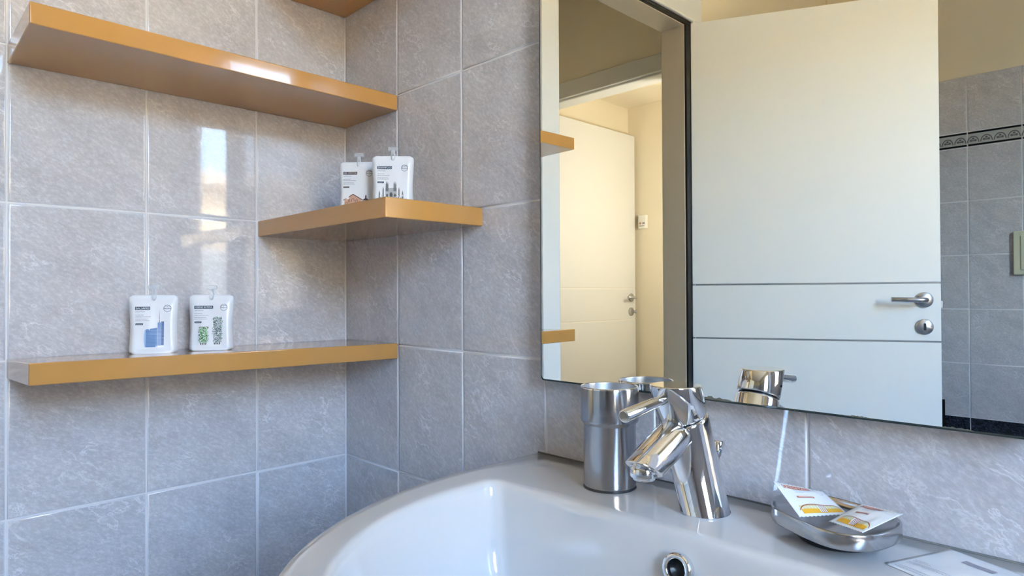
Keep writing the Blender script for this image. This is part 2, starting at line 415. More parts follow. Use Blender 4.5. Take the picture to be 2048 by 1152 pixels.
def window():
    o = bpy.data.objects.new('window_1', None); C.objects.link(o); TOP.append(o); o.location = (2.47, (WIN['y0'] + WIN['y1']) / 2, WIN['z0'])
    tag(o, 'white framed window lighting the bathroom from behind the camera', 'window', kind='structure')
    hw, hh, t = (WIN['y1'] - WIN['y0']) / 2, WIN['z1'] - WIN['z0'], 0.05
    for a, b in (((-0.03, -hw, 0), (0.03, -hw + t, hh)), ((-0.03, hw - t, 0), (0.03, hw, hh)), ((-0.03, -hw + t, 0), (0.03, hw - t, t)), ((-0.03, -hw + t, hh - t), (0.03, hw - t, hh))):
        obj('window_frame', box(a, b, 0.003), M_CASING, o)
    obj('pane', box((-0.003, -hw + t, t), (0.003, hw - t, hh - t)), M_PANE, o)
window()

# what the window looks out on: a sunlit yard and the house opposite
M_STUCCO = paint('sunny_stucco', srgb(226, 206, 170)); M_YARD = paint('yard_paving', srgb(196, 184, 164))
tag(obj('ground_yard', box((2.6, -14, -5.2), (30, 12, -5.0)), M_YARD), 'paved yard outside the window', 'ground', kind='structure')
nb = bpy.data.objects.new('house_opposite', None); C.objects.link(nb); TOP.append(nb); nb.location = (12, -1, -5.0)
tag(nb, 'cream house across the yard, outside the window', 'house', kind='structure')
obj('wall', box((0, -9, 0), (3, 9, 7.0)), M_STUCCO, nb); obj('roof', box((-0.4, -9.4, 7.0), (3.4, 9.4, 7.25), 0.02), mat('roof_clay', srgb(188, 172, 152), 0.8), nb)
for ky in (-6.6, -3.3, 0.0, 3.3, 6.6):
    for kz in (1.2, 4.3):
        wnd = obj('window', box((-0.03, ky - 0.5, kz), (0.02, ky + 0.5, kz + 1.5), 0.01), M_CASING, nb); obj('pane', box((-0.045, ky - 0.42, kz + 0.08), (-0.03, ky + 0.42, kz + 1.42)), mat('dark_pane', srgb(60, 70, 80), 0.1), wnd)

# ------------------------------------------------------------------ doorway, bathroom door
def trim(name, me, label, m=M_CASING): return tag(obj(name, me, m), label, 'trim', kind='structure')
JD = 0.105                                               # jamb depth
trim('trim_1', box((-0.0, DO0 - 0.002, FLOOR), (0.016, DO0 + 0.075, DTOP + 0.09), 0.004), 'white door casing at the left edge of the mirror reflection')
trim('trim_2', box((-0.0, DO1 - 0.098, FLOOR), (0.016, DO1 - 0.036, DTOP + 0.115), 0.004), 'white casing on the hinge side, behind the open bathroom door')
trim('trim_3', box((-0.0, DO1 - 0.098, DTOP + 0.018), (0.018, DO0 + 0.075, DTOP + 0.115), 0.006), 'white head casing above the bathroom doorway')
tj = trim('trim_4', box((-JD, DO1 - 0.036, FLOOR), (-0.004, DO1, DTOP + 0.03), 0.003), 'shade-tinted jamb lining beside the hinges of the bathroom door', M_JAMB)
obj('door_seal', box((-0.004, DO1 - 0.036, FLOOR), (0.004, DO1 - 0.0015, DTOP + 0.026)), M_BLACK, tj)
th_ = trim('trim_5', box((-JD, DO1, DTOP), (-0.004, DO0, DTOP + 0.03), 0.003), 'shade-tinted head jamb lining of the bathroom doorway', M_JAMB)
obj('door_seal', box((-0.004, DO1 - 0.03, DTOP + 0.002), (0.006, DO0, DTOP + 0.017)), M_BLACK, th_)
tn = trim('trim_6', box((-JD, DO0 - 0.0, FLOOR), (-0.0, DO0 + 0.03, DTOP), 0.003), 'jamb lining on the latch side of the bathroom doorway')
obj('strike_plate', box((-0.028, DO0 - 0.0015, -0.255), (-0.002, DO0 + 0.001, -0.168)), M_BLACK, tn)

def lever(parent, M, length, key=False, sgn=-1):
    """rose + lever handle and escutcheon below; local x along the leaf, -y out of the face, z up"""
    rr = 0.0265
    tr = lambda pts: [M @ Vector(p) for p in pts]
    A = M @ Matrix.Rotation(math.radians(90), 4, 'X')
    rose = obj('handle_rose', lathe([(0.0, 0.0), (rr, 0.0), (rr, 0.006), (rr - 0.002, 0.0085), (0.0, 0.0085)], 40, A), M_SATIN, parent)
    path = [(0, -0.008, 0), (0, -0.03, 0), (sgn * 0.003, -0.043, 0), (sgn * 0.012, -0.050, 0), (sgn * 0.024, -0.052, 0), (sgn * length, -0.052, 0.002)]
    obj('lever_handle', tube(tr(path), 0.0085, 16), M_SATIN, parent)
    E_ = A @ Matrix.Translation((0, -0.092, 0))
    esc = obj('escutcheon', lathe([(0.0, 0.0), (rr, 0.0), (rr, 0.006), (rr - 0.002, 0.0085), (0.0, 0.0085)], 40, E_), M_SATIN, parent)
    if key:
        obj('key', tube(tr([(0, -0.008, -0.092), (0, -0.030, -0.092)]), 0.003, 10), M_SATIN, esc)
        obj('key_bow', lathe([(0.0, -0.002), (0.010, -0.002), (0.010, 0.002), (0.0, 0.002)], 20, M @ Matrix.Translation((0, -0.038, -0.092)) @ Matrix.Rotation(math.radians(90), 4, 'Y')), M_SATIN, esc)
    else:
        kh = [(0.0042 * math.cos(a), 0.0085 + 0.0042 * math.sin(a)) for a in [math.pi * k / 8 for k in range(9)]] + [(0.0042 * math.cos(a), -0.0085 + 0.0042 * math.sin(a)) for a in [math.pi + math.pi * k / 8 for k in range(9)]]
        obj('keyhole', mesh(tr([(x, -0.0087, z - 0.092) for x, z in kh]), [tuple(range(len(kh)))]), M_BLACK, esc)
def door_leaf(name, label, loc, rz, length, z0, z1, hx, groove_mat, key, lever_len):
    """hinges at local x = 0, leaf runs to -x, visible face looks along local -y"""
    o = bpy.data.objects.new(name, None); C.objects.link(o); TOP.append(o); o.location = loc; o.rotation_euler = (0, 0, rz)
    tag(o, label, 'door', kind='structure')
    g = ((-0.3225, -0.3165), (-0.1215, -0.1155)); T = 0.040
    zz = [z0, g[0][0], g[0][1], g[1][0], g[1][1], z1]
    for k in (0, 2, 4): obj('door_panel', box((-length, 0, zz[k]), (0, T, zz[k + 1]), 0.0012, 2), M_DOOR, o)
    for k in (1, 3): obj('groove_inlay', box((-length + 0.0015, 0.0018, zz[k] - 0.0008), (-0.002, T - 0.002, zz[k + 1] + 0.0008)), groove_mat, o)
    lever(o, Matrix.Translation((hx, 0, -0.1765)), lever_len, key, 1)
    return o
ang = math.atan2(-0.361, 0.737)
d1 = door_leaf('door_1', 'open white bathroom door with two grooves and lever handle, seen in the mirror', (0.006, ry(1.476), 0), ang + math.pi, 0.814, FLOOR + 0.006, 0.880, -0.764, M_GROOVE, False, 0.108)
obj('latch', box((-0.821, 0.010, -0.205), (-0.8135, 0.026, -0.180), 0.001), M_SATIN, d1)

# ------------------------------------------------------------------ hall seen through the doorway in the mirror
Y1a, Y1b = ry(1.93), ry(2.03)                     # cross wall with the second doorway
HX0, HX1 = -1.275, -JD - 0.0                      # hall extents in x
YH = ry(2.865)
tag(obj('floor_hall', box((-1.4, YH - 0.1, FLOOR - 0.1), (-0.1, -0.35, FLOOR)), M_FLOOR), 'hall floor beyond the bathroom door', 'floor', kind='structure')
tag(obj('ceiling_hall', box((-1.4, YH - 0.1, 1.087), (-0.1, Y1b, 1.187)), M_HALL), 'cream ceiling of the lit hall in the mirror', 'ceiling', kind='structure')
tag(obj('ceiling_lobby', box((-1.4, Y1b, CEIL), (-0.1, -0.35, CEIL + 0.1)), M_HALL), 'ceiling of the dim lobby outside the bathroom', 'ceiling', kind='structure')
tag(obj('wall_hall_left', box((-1.4, YH - 0.1, FLOOR), (HX0, -0.35, CEIL)), M_HALL), 'cream hall wall behind the far white door', 'wall', kind='structure')
tag(obj('wall_hall_far', box((HX0, YH - 0.1, FLOOR), (-0.1, YH, CEIL)), M_HALL), 'lit cream hall wall with the thermostat', 'wall', kind='structure')
tag(obj('wall_lobby_near', box((HX0, -0.45, FLOOR), (-0.1, -0.35, CEIL)), M_HALL), 'lobby wall nearest the mirror side', 'wall', kind='structure')
O2a, O2b, O2z = -1.205, -0.38, 0.893
tag(obj('wall_lobby_cross', boxes([((HX0, Y1b, FLOOR), (O2a - 0.03, Y1a, CEIL)), ((O2b + 0.03, Y1b, FLOOR), (-0.1, Y1a, CEIL)), ((O2a - 0.03, Y1b, O2z + 0.03), (O2b + 0.03, Y1a, CEIL))]), M_HALL),
    'shaded lobby wall above the second doorway in the mirror', 'wall', kind='structure')
trim('trim_7', box((O2a - 0.03, Y1b - 0.004, O2z), (O2b + 0.03, Y1a + 0.004, O2z + 0.03), 0.006), 'soffit lining of the second doorway')
trim('trim_8', box((HX0, Y1a, O2z + 0.012), (O2b + 0.10, Y1a + 0.016, O2z + 0.10), 0.005), 'shaded head casing of the second doorway')
trim('trim_9', box((O2b, Y1b - 0.004, FLOOR), (O2b + 0.03, Y1a + 0.004, O2z), 0.004), 'jamb of the second doorway')
trim('trim_10', box((O2a - 0.03, Y1b - 0.004, FLOOR), (O2a, Y1a + 0.004, O2z), 0.004), 'hinge jamb of the second doorway')
door_leaf('door_2', 'second white door with pale grooves, folded open in the lit hall', (-1.203, Y1b - 0.006, 0), math.radians(90), 0.80, FLOOR + 0.006, 0.884, -0.748, M_GROOVE_PALE, True, 0.10)
th = thing('thermostat', 'small white thermostat on the cream hall wall in the mirror', 'thermostat', (-1.150, YH, 0.318))
obj('housing', box((-0.030, 0.0, -0.045), (0.030, 0.028, 0.045), 0.005, 3), M_WHITEPL, th)
obj('cover_flap', box((-0.024, 0.027, 0.000), (0.020, 0.031, 0.040), 0.0015), M_WHITEPL, th)
obj('display', box((0.004, 0.0275, -0.016), (0.022, 0.0290, -0.005)), INK['grey'], th)
obj('dial', lathe([(0, 0.028), (0.0075, 0.028), (0.0065, 0.033), (0, 0.033)], 20, Matrix.Translation((-0.012, 0, -0.010)) @ Matrix.Rotation(math.radians(-90), 4, 'X')), INK['brick'], th)
obj('marking', box((-0.020, 0.0275, -0.030), (0.018, 0.0288, -0.026)), INK['grey'], th)
# wall lamp added to brighten the hall, out of sight beside the doorway
lamp = thing('added_wall_lamp', 'unseen opal wall lamp added to light the hall, hidden beside the far doorway', 'lamp', (-0.1002, ry(2.20), 0.30))
obj('back_plate', box((-0.012, -0.06, -0.16), (0.0, 0.06, 0.16), 0.004), M_WHITEPL, lamp)
M_OPAL = mat('added_opal_lamp', (1, 0.95, 0.85, 1), 0.4, emit=(1.0, 0.93, 0.82, 1), estr=ADDED_HALL_LAMP)
obj('lamp_glass', loft([[(-0.012 - 0.055 * math.sin(math.pi * k / 16), 0.055 * math.cos(math.pi * k / 16), z) for k in range(17)] for z in (-0.15, 0.15)], True, True), M_OPAL, lamp)

# ------------------------------------------------------------------ fittings on the back wall
fp = thing('flush_plate', 'pale greenish flush plate on the far tiled wall at the right picture edge', 'flush plate', (0.902, YB, 0.020))
obj('plate', box((-0.112, 0.0, -0.096), (0.112, 0.024, 0.096), 0.004, 3), M_PLASTIC, fp)
obj('button', box((-0.085, 0.023, -0.075), (0.085, 0.030, 0.075), 0.003, 3), M_PLASTIC, fp)
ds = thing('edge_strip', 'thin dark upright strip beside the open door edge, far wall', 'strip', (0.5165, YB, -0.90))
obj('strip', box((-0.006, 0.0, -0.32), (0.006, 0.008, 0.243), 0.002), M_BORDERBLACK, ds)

# ------------------------------------------------------------------ mirror
MX0, MX1, MZ0, MZ1 = 0.6187, 1.2213, -0.2815, 0.86
mr = thing('wall_mirror', 'frameless rectangular mirror above the washbasin', 'mirror', ((MX0 + MX1) / 2, 0, MZ0))
hw_, hh_ = (MX1 - MX0) / 2, MZ1 - MZ0
def rrect(hw, z0, z1, r, y, n=5):
    pts = []
    for cx, cz, a0 in ((hw - r, z0 + r, -90), (hw - r, z1 - r, 0), (-hw + r, z1 - r, 90), (-hw + r, z0 + r, 180)):
        for k in range(n + 1):
            a = math.radians(a0 + 90 * k / n); pts.append((cx + r * math.cos(a), y, cz + r * math.sin(a)))
    return pts
obj('glass_edge', loft([rrect(hw_, 0, hh_, 0.006, -0.0004), rrect(hw_, 0, hh_, 0.006, -MIR + 0.001), rrect(hw_ - 0.001, 0.001, hh_ - 0.001, 0.006, -MIR), rrect(hw_ - 0.0024, 0.0026, hh_ - 0.0024, 0.006, -MIR - 0.0001)], True, False, smooth=False), M_MIRROREDGE, mr)
face = rrect(hw_ - 0.0022, 0.0024, hh_ - 0.0022, 0.006, -MIR)
obj('silvered_face', mesh(face, [tuple(range(len(face)))]), M_MIRROR, mr)
# worn silvering along the lower edge
M_WORN = mat('worn_silvering', srgb(96, 96, 86), 0.4)
for cx, ln_, hgt in ((-0.012, 0.046, 0.0042), (0.055, 0.022, 0.0016), (0.150, 0.028, 0.0015), (0.235, 0.030, 0.0022)):
    n = 22; V = [(-ln_ / 2 + ln_ * k / n, -MIR - 0.0003, 0.0020) for k in range(n + 1)]
    V += [(-ln_ / 2 + ln_ * k / n, -MIR - 0.0003, 0.0022 + hgt * abs(math.sin(math.pi * k / n)) ** 0.6 * random.uniform(0.35, 1.0)) for k in range(n + 1)]
    obj('worn_spot', mesh(V, [(k, k + 1, n + 2 + k, n + 1 + k) for k in range(n)]), M_WORN, mr, (cx, 0, 0))

# ------------------------------------------------------------------ shelves
def shelf(label, pts, z0, z1, dz=None):
    """pts: plan polygon; dz: small height change of each corner"""
    bm = bmesh.new(); dz = dz or [0] * len(pts)
    cx = pts[0]
    lo = [bm.verts.new((x - cx[0], y - cx[1], d)) for (x, y), d in zip(pts, dz)]; hi = [bm.verts.new((x - cx[0], y - cx[1], z1 - z0 + d)) for (x, y), d in zip(pts, dz)]
    n = len(pts); bm.faces.new(lo[::-1]); bm.faces.new(hi)
    for i in range(n): bm.faces.new((lo[i], lo[(i + 1) % n], hi[(i + 1) % n], hi[i]))
    bmesh.ops.bevel(bm, geom=list(bm.edges), offset=0.0016, segments=3, profile=0.5, affect='EDGES')
    bmesh.ops.triangulate(bm, faces=[f for f in bm.faces if len(f.verts) > 4])
    me = from_bm(bm, True); harden(me)
    o = obj('wall_shelf', me, M_SHELF, None, (cx[0], cx[1], z0))
    return tag(o, label, 'shelf', 'ochre lacquered shelves in the corner')
e = 0.0006
shelf('long ochre lacquered shelf high on the left wall, holding nothing', [(e, -0.6045), (0.2035, -0.6045), (0.2035, -e), (e, -e)], 0.2215, 0.2520, [0, 0.004, 0, 0])
shelf('short ochre corner shelf holding two pouches below the upper long shelf', [(e, -0.1995), (0.459, -0.1995), (0.459, -e), (e, -e)], -0.0315, 0.0, [0, 0, 0, 0])
shelf('long ochre lacquered shelf low on the left wall, holding two pouches', [(e, -0.6045), (0.2025, -0.6045), (0.2025, -e), (e, -e)], -0.2800, -0.2490, [0, 0.0075, 0.0015, 0])
shelf('highest ochre corner shelf, cut off by the top picture edge', [(e, -0.2035), (0.459, -0.2035), (0.459, -e), (e, -e)], 0.4700, 0.5005)

# ------------------------------------------------------------------ pouches
PW, PH = 0.0745, 0.100
def sm(a, b, x):
    t = max(0.0, min(1.0, (x - a) / (b - a))); return t * t * (3 - 2 * t)
def half_width(t):
    w = PW / 2 * (1.0 - 0.045 * math.sin(math.pi * min(1, t * 1.15)) ** 2)
    if t > 0.93: q = (t - 0.93) / 0.07; w -= 0.0065 * (1 - math.sqrt(max(0, 1 - q * q)))
    if t < 0.05: q = (0.05 - t) / 0.05; w -= 0.0045 * q * q
    return w
def belly(s, t):
    b = sm(1.0, 0.80, abs(s)) ** 0.8 * sm(0.985, 0.84, t)
    return b * (0.0045 + 0.0060 * (1 - t)) + 0.0009 + 0.0060 * sm(0.10, 0.0, t) * (1 - s * s * 0.7)
def pouch(label, loc, rz, lean, title, tink, tw, art, phase=0.0):
    o = thing('refill_pouch', label, 'pouch', loc, rz, 'small toiletry refill pouches'); o.rotation_euler = (lean, 0, rz)
    ns, nt = 26, 34; V, F = [], []
    def crease(s, t): return 0.0004 * math.sin(6 * s + 5 * t + phase) * sm(1, 0.8, abs(s)) + 0.00012 * math.sin(15 * s - 6 * t + 2 * phase) * sm(1, 0.85, abs(s))
    def fy(x, z):
        t = max(0, min(1, z / PH)); s = max(-1, min(1, x / half_width(t))); return -belly(s, t) - crease(s, t)
    for side in (0, 1):
        for j in range(nt + 1):
            for i in range(ns + 1):
                t = j / nt; s = -1 + 2 * i / ns; x = s * half_width(t)
                y = fy(x, t * PH) if side == 0 else belly(s, t) * 0.75
                if i in (0, ns): y = -0.0003 if side == 0 else 0.0003
                V.append((x, y, t * PH))
    N = (ns + 1) * (nt + 1); q = lambda k, j, i: k * N + j * (ns + 1) + i
    for j in range(nt):
        for i in range(ns):
            F.append((q(0, j, i), q(0, j, i + 1), q(0, j + 1, i + 1), q(0, j + 1, i))); F.append((q(1, j, i), q(1, j + 1, i), q(1, j + 1, i + 1), q(1, j, i + 1)))
        F.append((q(0, j, 0), q(0, j + 1, 0), q(1, j + 1, 0), q(1, j, 0))); F.append((q(0, j, ns), q(1, j, ns), q(1, j + 1, ns), q(0, j + 1, ns)))
    for i in range(ns):
        F.append((q(0, 0, i), q(1, 0, i), q(1, 0, i + 1), q(0, 0, i + 1))); F.append((q(0, nt, i), q(0, nt, i + 1), q(1, nt, i + 1), q(1, nt, i)))
    obj('pouch_body', mesh(V, F, True), M_FILM, o)
    # spout with a T-shaped twist cap
    sp = obj('spout', lathe([(0.0, PH - 0.010), (0.0042, PH - 0.010), (0.0042, PH + 0.004), (0.0036, PH + 0.0045), (0.0036, PH + 0.010), (0, PH + 0.010)], 20), M_CLEAR, o)
    obj('twist_cap', box((-0.0092, -0.0028, PH + 0.0095), (0.0092, 0.0028, PH + 0.0165), 0.0018, 3), M_CLEAR, sp)
    # print
    P = Print(lambda x, z, l: (x, fy(x, z) - 0.00025 - 0.00012 * l, z))
    x0 = -0.0272
    P.rect(x0, 0.0745, x0 + tw, 0.0800, tink); P.text(title, x0 + 0.0012, 0.0757, 0.0046, 'white', width=tw - 0.0024)
    for k, (zz, wd) in enumerate(((0.0710, 0.014), (0.0655, 0.013), (0.0625, 0.022), (0.0585, 0.019), (0.0560, 0.021))):
        x = x0 + 0.0006
        while x < x0 + wd:
            w = random.uniform(0.0008, 0.0028); P.poly([(x, zz), (x + w, zz), (x + w, zz + 0.0008), (x, zz + 0.0008)], 'grey'); x += w + 0.0005
    P.rect(x0 + 0.0008, 0.0490, x0 + 0.0122, 0.0520, tink); 
    x = x0 + 0.002
    while x < x0 + 0.0105:
        w = random.uniform(0.0006, 0.0016); P.poly([(x, 0.0501), (x + w, 0.0501), (x + w, 0.0509), (x, 0.0509)], 'light', 2); x += w + 0.0005
    lx, lz, r = 0.0215, 0.0768, 0.0060                    # round mark: ring, bar and two loops
    P.ring(lx, lz, r, 0.0006, 'navy'); P.rect(lx - r + 0.0003, lz - 0.0009, lx + r - 0.0003, lz - 0.0002, 'navy', nx=4, ny=1)
    P.ring(lx - 0.0018, lz + 0.0016, 0.0026, 0.00045, 'navy', a0=40, a1=230, n=12); P.ring(lx + 0.0022, lz + 0.0018, 0.0026, 0.00045, 'navy', a0=10, a1=180, n=12)
    art(P)
    P.build('printed_design', o)
    return o
def art_tower(P):
    P.poly([(-0.0125, 0.012), (-0.0105, 0.0115), (-0.0105, 0.0415), (-0.0125, 0.040), (-0.0135, 0.033), (-0.0137, 0.022)], 'pale')
    P.rect(-0.0108, 0.0115, 0.0065, 0.0405, 'blue', 1, 6, 6); P.poly([(-0.0108, 0.0405), (0.0065, 0.0405), (0.0065, 0.0440), (-0.0108, 0.0414)], 'blue')
    for k in range(12): P.rect(-0.0106, 0.0136 + k * 0.0023, 0.0063, 0.0140 + k * 0.0023, 'pale', 2, 4, 1)
    P.rect(0.0068, 0.0140, 0.0118, 0.0530, 'blue', 1, 3, 8); P.rect(0.0122, 0.0145, 0.0165, 0.0545, 'deep', 1, 3, 8)
    for k in range(17): P.rect(0.0069, 0.0160 + k * 0.0023, 0.0164, 0.0163 + k * 0.0023, 'pale', 2, 3, 1)
    P.poly([(0.0086, 0.0532), (0.0104, 0.0532), (0.0098, 0.0590), (0.0092, 0.0590)], 'grey'); P.poly([(0.0090, 0.0590), (0.0099, 0.0590), (0.00955, 0.0735), (0.0094, 0.0735)], 'slate')
    for k in range(6): P.rect(0.0045 + k * 0.002, 0.0112, 0.0058 + k * 0.002, 0.0135, 'white', 3, 1, 1)
def art_green(P):
    rn = random.Random(3)
    for x0, x1, z0, z1, n in ((-0.0195, -0.0035, 0.0145, 0.0430, 230), (0.0030, 0.0195, 0.0145, 0.0600, 330)):
        P.rect(x0 + 0.0015, z0, x1 - 0.0015, z1 - 0.001, 'lime' if x0 < 0 else 'light', 1, 3, 6)
        for k in range(n):
            x, z = rn.uniform(x0, x1), rn.uniform(z0, z1); s = rn.uniform(0.0004, 0.00095); a = rn.uniform(0, 1.5)
            c = rn.choice(['green', 'green', 'dark', 'dark', 'white', 'lime'])
            P.poly([(x + s * math.cos(a + q * 1.571), z + s * 1.2 * math.sin(a + q * 1.571)) for q in range(4)], c, 2 + (k % 3) * 0.4)
        for k in range(4): P.rect(x0 + 0.0030 + k * 0.0028, z0 - 0.0038, x0 + 0.0046 + k * 0.0028, z0 - 0.0004, 'dark', 1, 1, 1)
def art_church(P):
    P.rect(-0.0235, 0.010, 0.0085, 0.0275, 'brick', 1, 5, 5); P.poly([(-0.0235, 0.0275), (0.0085, 0.0275), (-0.0075, 0.0365)], 'brick')
    for a, b in (((-0.0255, 0.0268), (-0.0075, 0.0378)), ((-0.0075, 0.0378), (0.0105, 0.0268))):
        P.poly([a, b, (b[0], b[1] - 0.0017), (a[0], a[1] - 0.0017)], 'brown', 2)
    for cx, w, z in ((-0.0075, 0.0026, 0.0225), (-0.0145, 0.0018, 0.0215), (-0.0005, 0.0018, 0.0215), (-0.0190, 0.0022, 0.016), (0.0045, 0.0022, 0.016)):
        P.ring(cx, z + 0.004, w, 0.0007, 'brown', 2, 0, 180, 8); P.rect(cx - w, z, cx - w + 0.0007, z + 0.004, 'brown', 2, 1, 1); P.rect(cx + w - 0.0007, z, cx + w, z + 0.004, 'brown', 2, 1, 1)
    P.rect(0.0100, 0.010, 0.0230, 0.0245, 'brick', 1, 3, 4); P.poly([(0.0095, 0.0250), (0.0240, 0.0250), (0.0185, 0.0290), (0.0150, 0.0290)], 'brown', 2)
    P.rect(0.0155, 0.0285, 0.0180, 0.0320, 'brown', 2, 1, 1); P.poly([(0.0152, 0.0320), (0.0183, 0.0320), (0.01675, 0.0360)], 'brown', 2)
    P.rect(-0.0255, 0.0085, 0.0240, 0.0100, 'brown', 2, 6, 1)
def art_gothic(P):
    P.rect(-0.0235, 0.010, 0.0200, 0.0225, 'stone', 1, 6, 4); P.rect(-0.0120, 0.0225, 0.0080, 0.0400, 'stone', 1, 4, 4)
    for x, z0, z1 in ((-0.0225, 0.018, 0.036), (-0.0160, 0.022, 0.043), (-0.0105, 0.034, 0.0525), (-0.0080, 0.034, 0.0515), (0.0035, 0.034, 0.0525), (0.0062, 0.034, 0.0515), (0.0120, 0.022, 0.042), (0.0185, 0.018, 0.036)):
        P.poly([(x - 0.0013, z0), (x + 0.0013, z0), (x + 0.0011, z1 - 0.006), (x, z1), (x - 0.0011, z1 - 0.006)], 'shade', 2)
    for cx, w, z, h in ((-0.0020, 0.0026, 0.024, 0.009), (-0.0090, 0.0016, 0.024, 0.006), (0.0050, 0.0016, 0.024, 0.006), (-0.0180, 0.0018, 0.012, 0.006), (0.0140, 0.0018, 0.012, 0.006), (-0.0020, 0.0022, 0.011, 0.007), (-0.0100, 0.0016, 0.011, 0.006), (0.0060, 0.0016, 0.011, 0.006)):
        P.poly([(cx - w, z), (cx + w, z), (cx + w, z + h * 0.6), (cx, z + h), (cx - w, z + h * 0.6)], 'cathdark', 3)
    rn = random.Random(5)
    for k in range(120):
        x, z = rn.uniform(-0.0235, 0.020), rn.uniform(0.0115, 0.026); P.rect(x, z, x + 0.0006, z + rn.uniform(0.001, 0.003), rn.choice(['shade', 'white', 'light']), 2.5, 1, 1)
SH = -0.249
pouch('white pouch reading BALSAMO with a blue tower, on the low shelf', (0.078, -0.4135, SH + 0.0005), math.radians(66), math.radians(-2), 'BALSAMO', 'navy', 0.0225, art_tower, 0.3)
pouch('white pouch reading IGIENE INTIMA with two green leafy towers, on the low shelf', (0.085, -0.3210, SH + 0.0007), math.radians(60), math.radians(-2), 'IGIENE INTIMA', 'navy', 0.0310, art_green, 1.7)
pouch('white pouch reading GEL DOCCIA with a brick church, behind the SHAMPOO pouch', (0.2275, -0.1060, 0.0002), math.radians(42), math.radians(-3), 'GEL DOCCIA', 'brown', 0.0262, art_church, 2.6)
pouch('white pouch reading SHAMPOO with a grey spired church, front of the corner shelf', (0.3160, -0.0890, 0.0002), math.radians(48), math.radians(-3), 'SHAMPOO', 'navy', 0.0262, art_gothic, 4.1)

# ------------------------------------------------------------------ washbasin
ZS = -0.4014; BXC = 0.92
def ssign(v): return -1 if v < 0 else 1
def outer(n=96, grow=0.0):
    a, y0, b = 0.332 + grow, -0.150, 0.420 + grow; pts = []
    for k in range(n):                                   # front half ellipse then straight sides to the wall
        t = math.pi * k / (n - 1); pts.append((a * math.cos(t), y0 - b * math.sin(t)))
    m = 14
    for k in range(1, m): pts.append((-a, y0 + (-0.0006 - y0) * k / m))
    for k in range(0, 41): pts.append((-a + 2 * a * k / 40, -0.0006))
    for k in range(1, m): pts.append((a, -0.0006 + (y0 + 0.0006) * k / m))
    return pts
def inner(scale, n_total, dy=0.0):
    """bowl outline: straight back edge with small corners and an elliptical front, same vertex count and order as outer()"""
    raw = []
    a, y0, b, rc = 0.276, -0.205, 0.315, 0.022; yb = -0.150
    for k in range(97):
        t = math.pi * k / 96; raw.append((a * math.cos(t), y0 - b * math.sin(t)))
    for k in range(9):
        t = math.pi - math.pi / 2 * k / 8; raw.append((-a + rc + rc * math.cos(t), yb - rc + rc * math.sin(t)))
    for k in range(9):
        t = math.pi / 2 - math.pi / 2 * k / 8; raw.append((a - rc + rc * math.cos(t), yb - rc + rc * math.sin(t)))
    cxy = (0.0, -0.30)
    return [(cxy[0] + (x - cxy[0]) * scale[0], cxy[1] + (y - cxy[1]) * scale[1]) for x, y in raw]
def resample(pts, angs, c):
    """polar resampling of a closed outline about c at the given angles"""
    import bisect
    out = []
    n = len(pts); P = [(x - c[0], y - c[1]) for x, y in pts]
    for a in angs:
        d = (math.cos(a), math.sin(a)); best = None
        for i in range(n):
            (x1, y1), (x2, y2) = P[i], P[(i + 1) % n]
            den = d[0] * (y2 - y1) - d[1] * (x2 - x1)
            if abs(den) < 1e-12: continue
            t = (x1 * (y2 - y1) - y1 * (x2 - x1)) / den; s = (x1 * d[1] - y1 * d[0]) / den
            if t > 0 and -1e-6 <= s <= 1 + 1e-6 and (best is None or t > best): best = t
        out.append((c[0] + d[0] * best, c[1] + d[1] * best))
    return out
cc = (0.0, -0.28)
O_ = outer(); I_ = inner((1, 1), 0)
angs = sorted(set([round(math.atan2(y - cc[1], x - cc[0]), 5) for x, y in I_] + [round(math.atan2(y - cc[1], x - cc[0]), 5) for x, y in O_[::3]] +
                  [round(math.atan2(-0.0006 - cc[1], s * 0.332), 5) for s in (-1, 1)]))
def ring(pts, z): return [(x, y, z) for x, y in resample(pts, angs, cc)]
def blend(A, B, t, z): return [(a[0] + (b[0] - a[0]) * t, a[1] + (b[1] - a[1]) * t, z) for a, b in zip(A, B)]
Ro, Ri = ring(O_, 0), ring(I_, 0)
def shrink(R, k, z, dy=0.0): return [(x + (cc[0] - x) * k, y + (cc[1] - y) * k + dy, z) for x, y, _ in R]
rings = [shrink(Ro, 0.42, -0.185), shrink(Ro, 0.28, -0.170), shrink(Ro, 0.12, -0.120), shrink(Ro, 0.035, -0.070), shrink(Ro, 0.004, -0.045), shrink(Ro, 0.0, -0.036),
         shrink(Ro, 0.0, -0.004), shrink(Ro, 0.0025, -0.0012), shrink(Ro, 0.0075, 0.0)]
for t in (0.25, 0.5, 0.75, 0.90): rings.append(blend(rings[8], Ri, t, 0.0))
rings += [shrink(Ri, -0.006, -0.0004), shrink(Ri, 0.006, -0.0018), shrink(Ri, 0.018, -0.0052), shrink(Ri, 0.027, -0.011), shrink(Ri, 0.033, -0.020), shrink(Ri, 0.041, -0.040),
          shrink(Ri, 0.055, -0.075), shrink(Ri, 0.075, -0.105), shrink(Ri, 0.13, -0.130), shrink(Ri, 0.26, -0.143), shrink(Ri, 0.5, -0.149), shrink(Ri, 0.78, -0.153), shrink(Ri, 0.93, -0.156)]
basin = thing('washbasin', 'white ceramic washbasin with a curved front, under the mirror', 'washbasin', (BXC, 0, ZS))
obj('bowl', loft(rings, True, True), M_CERAMIC, basin)
obj('sealant_bead', tube([(-0.331, -0.0012, 0.0004), (0.331, -0.0012, 0.0004)], 0.0013, 8), mat('grey_sealant', srgb(96, 92, 86), 0.6), basin)
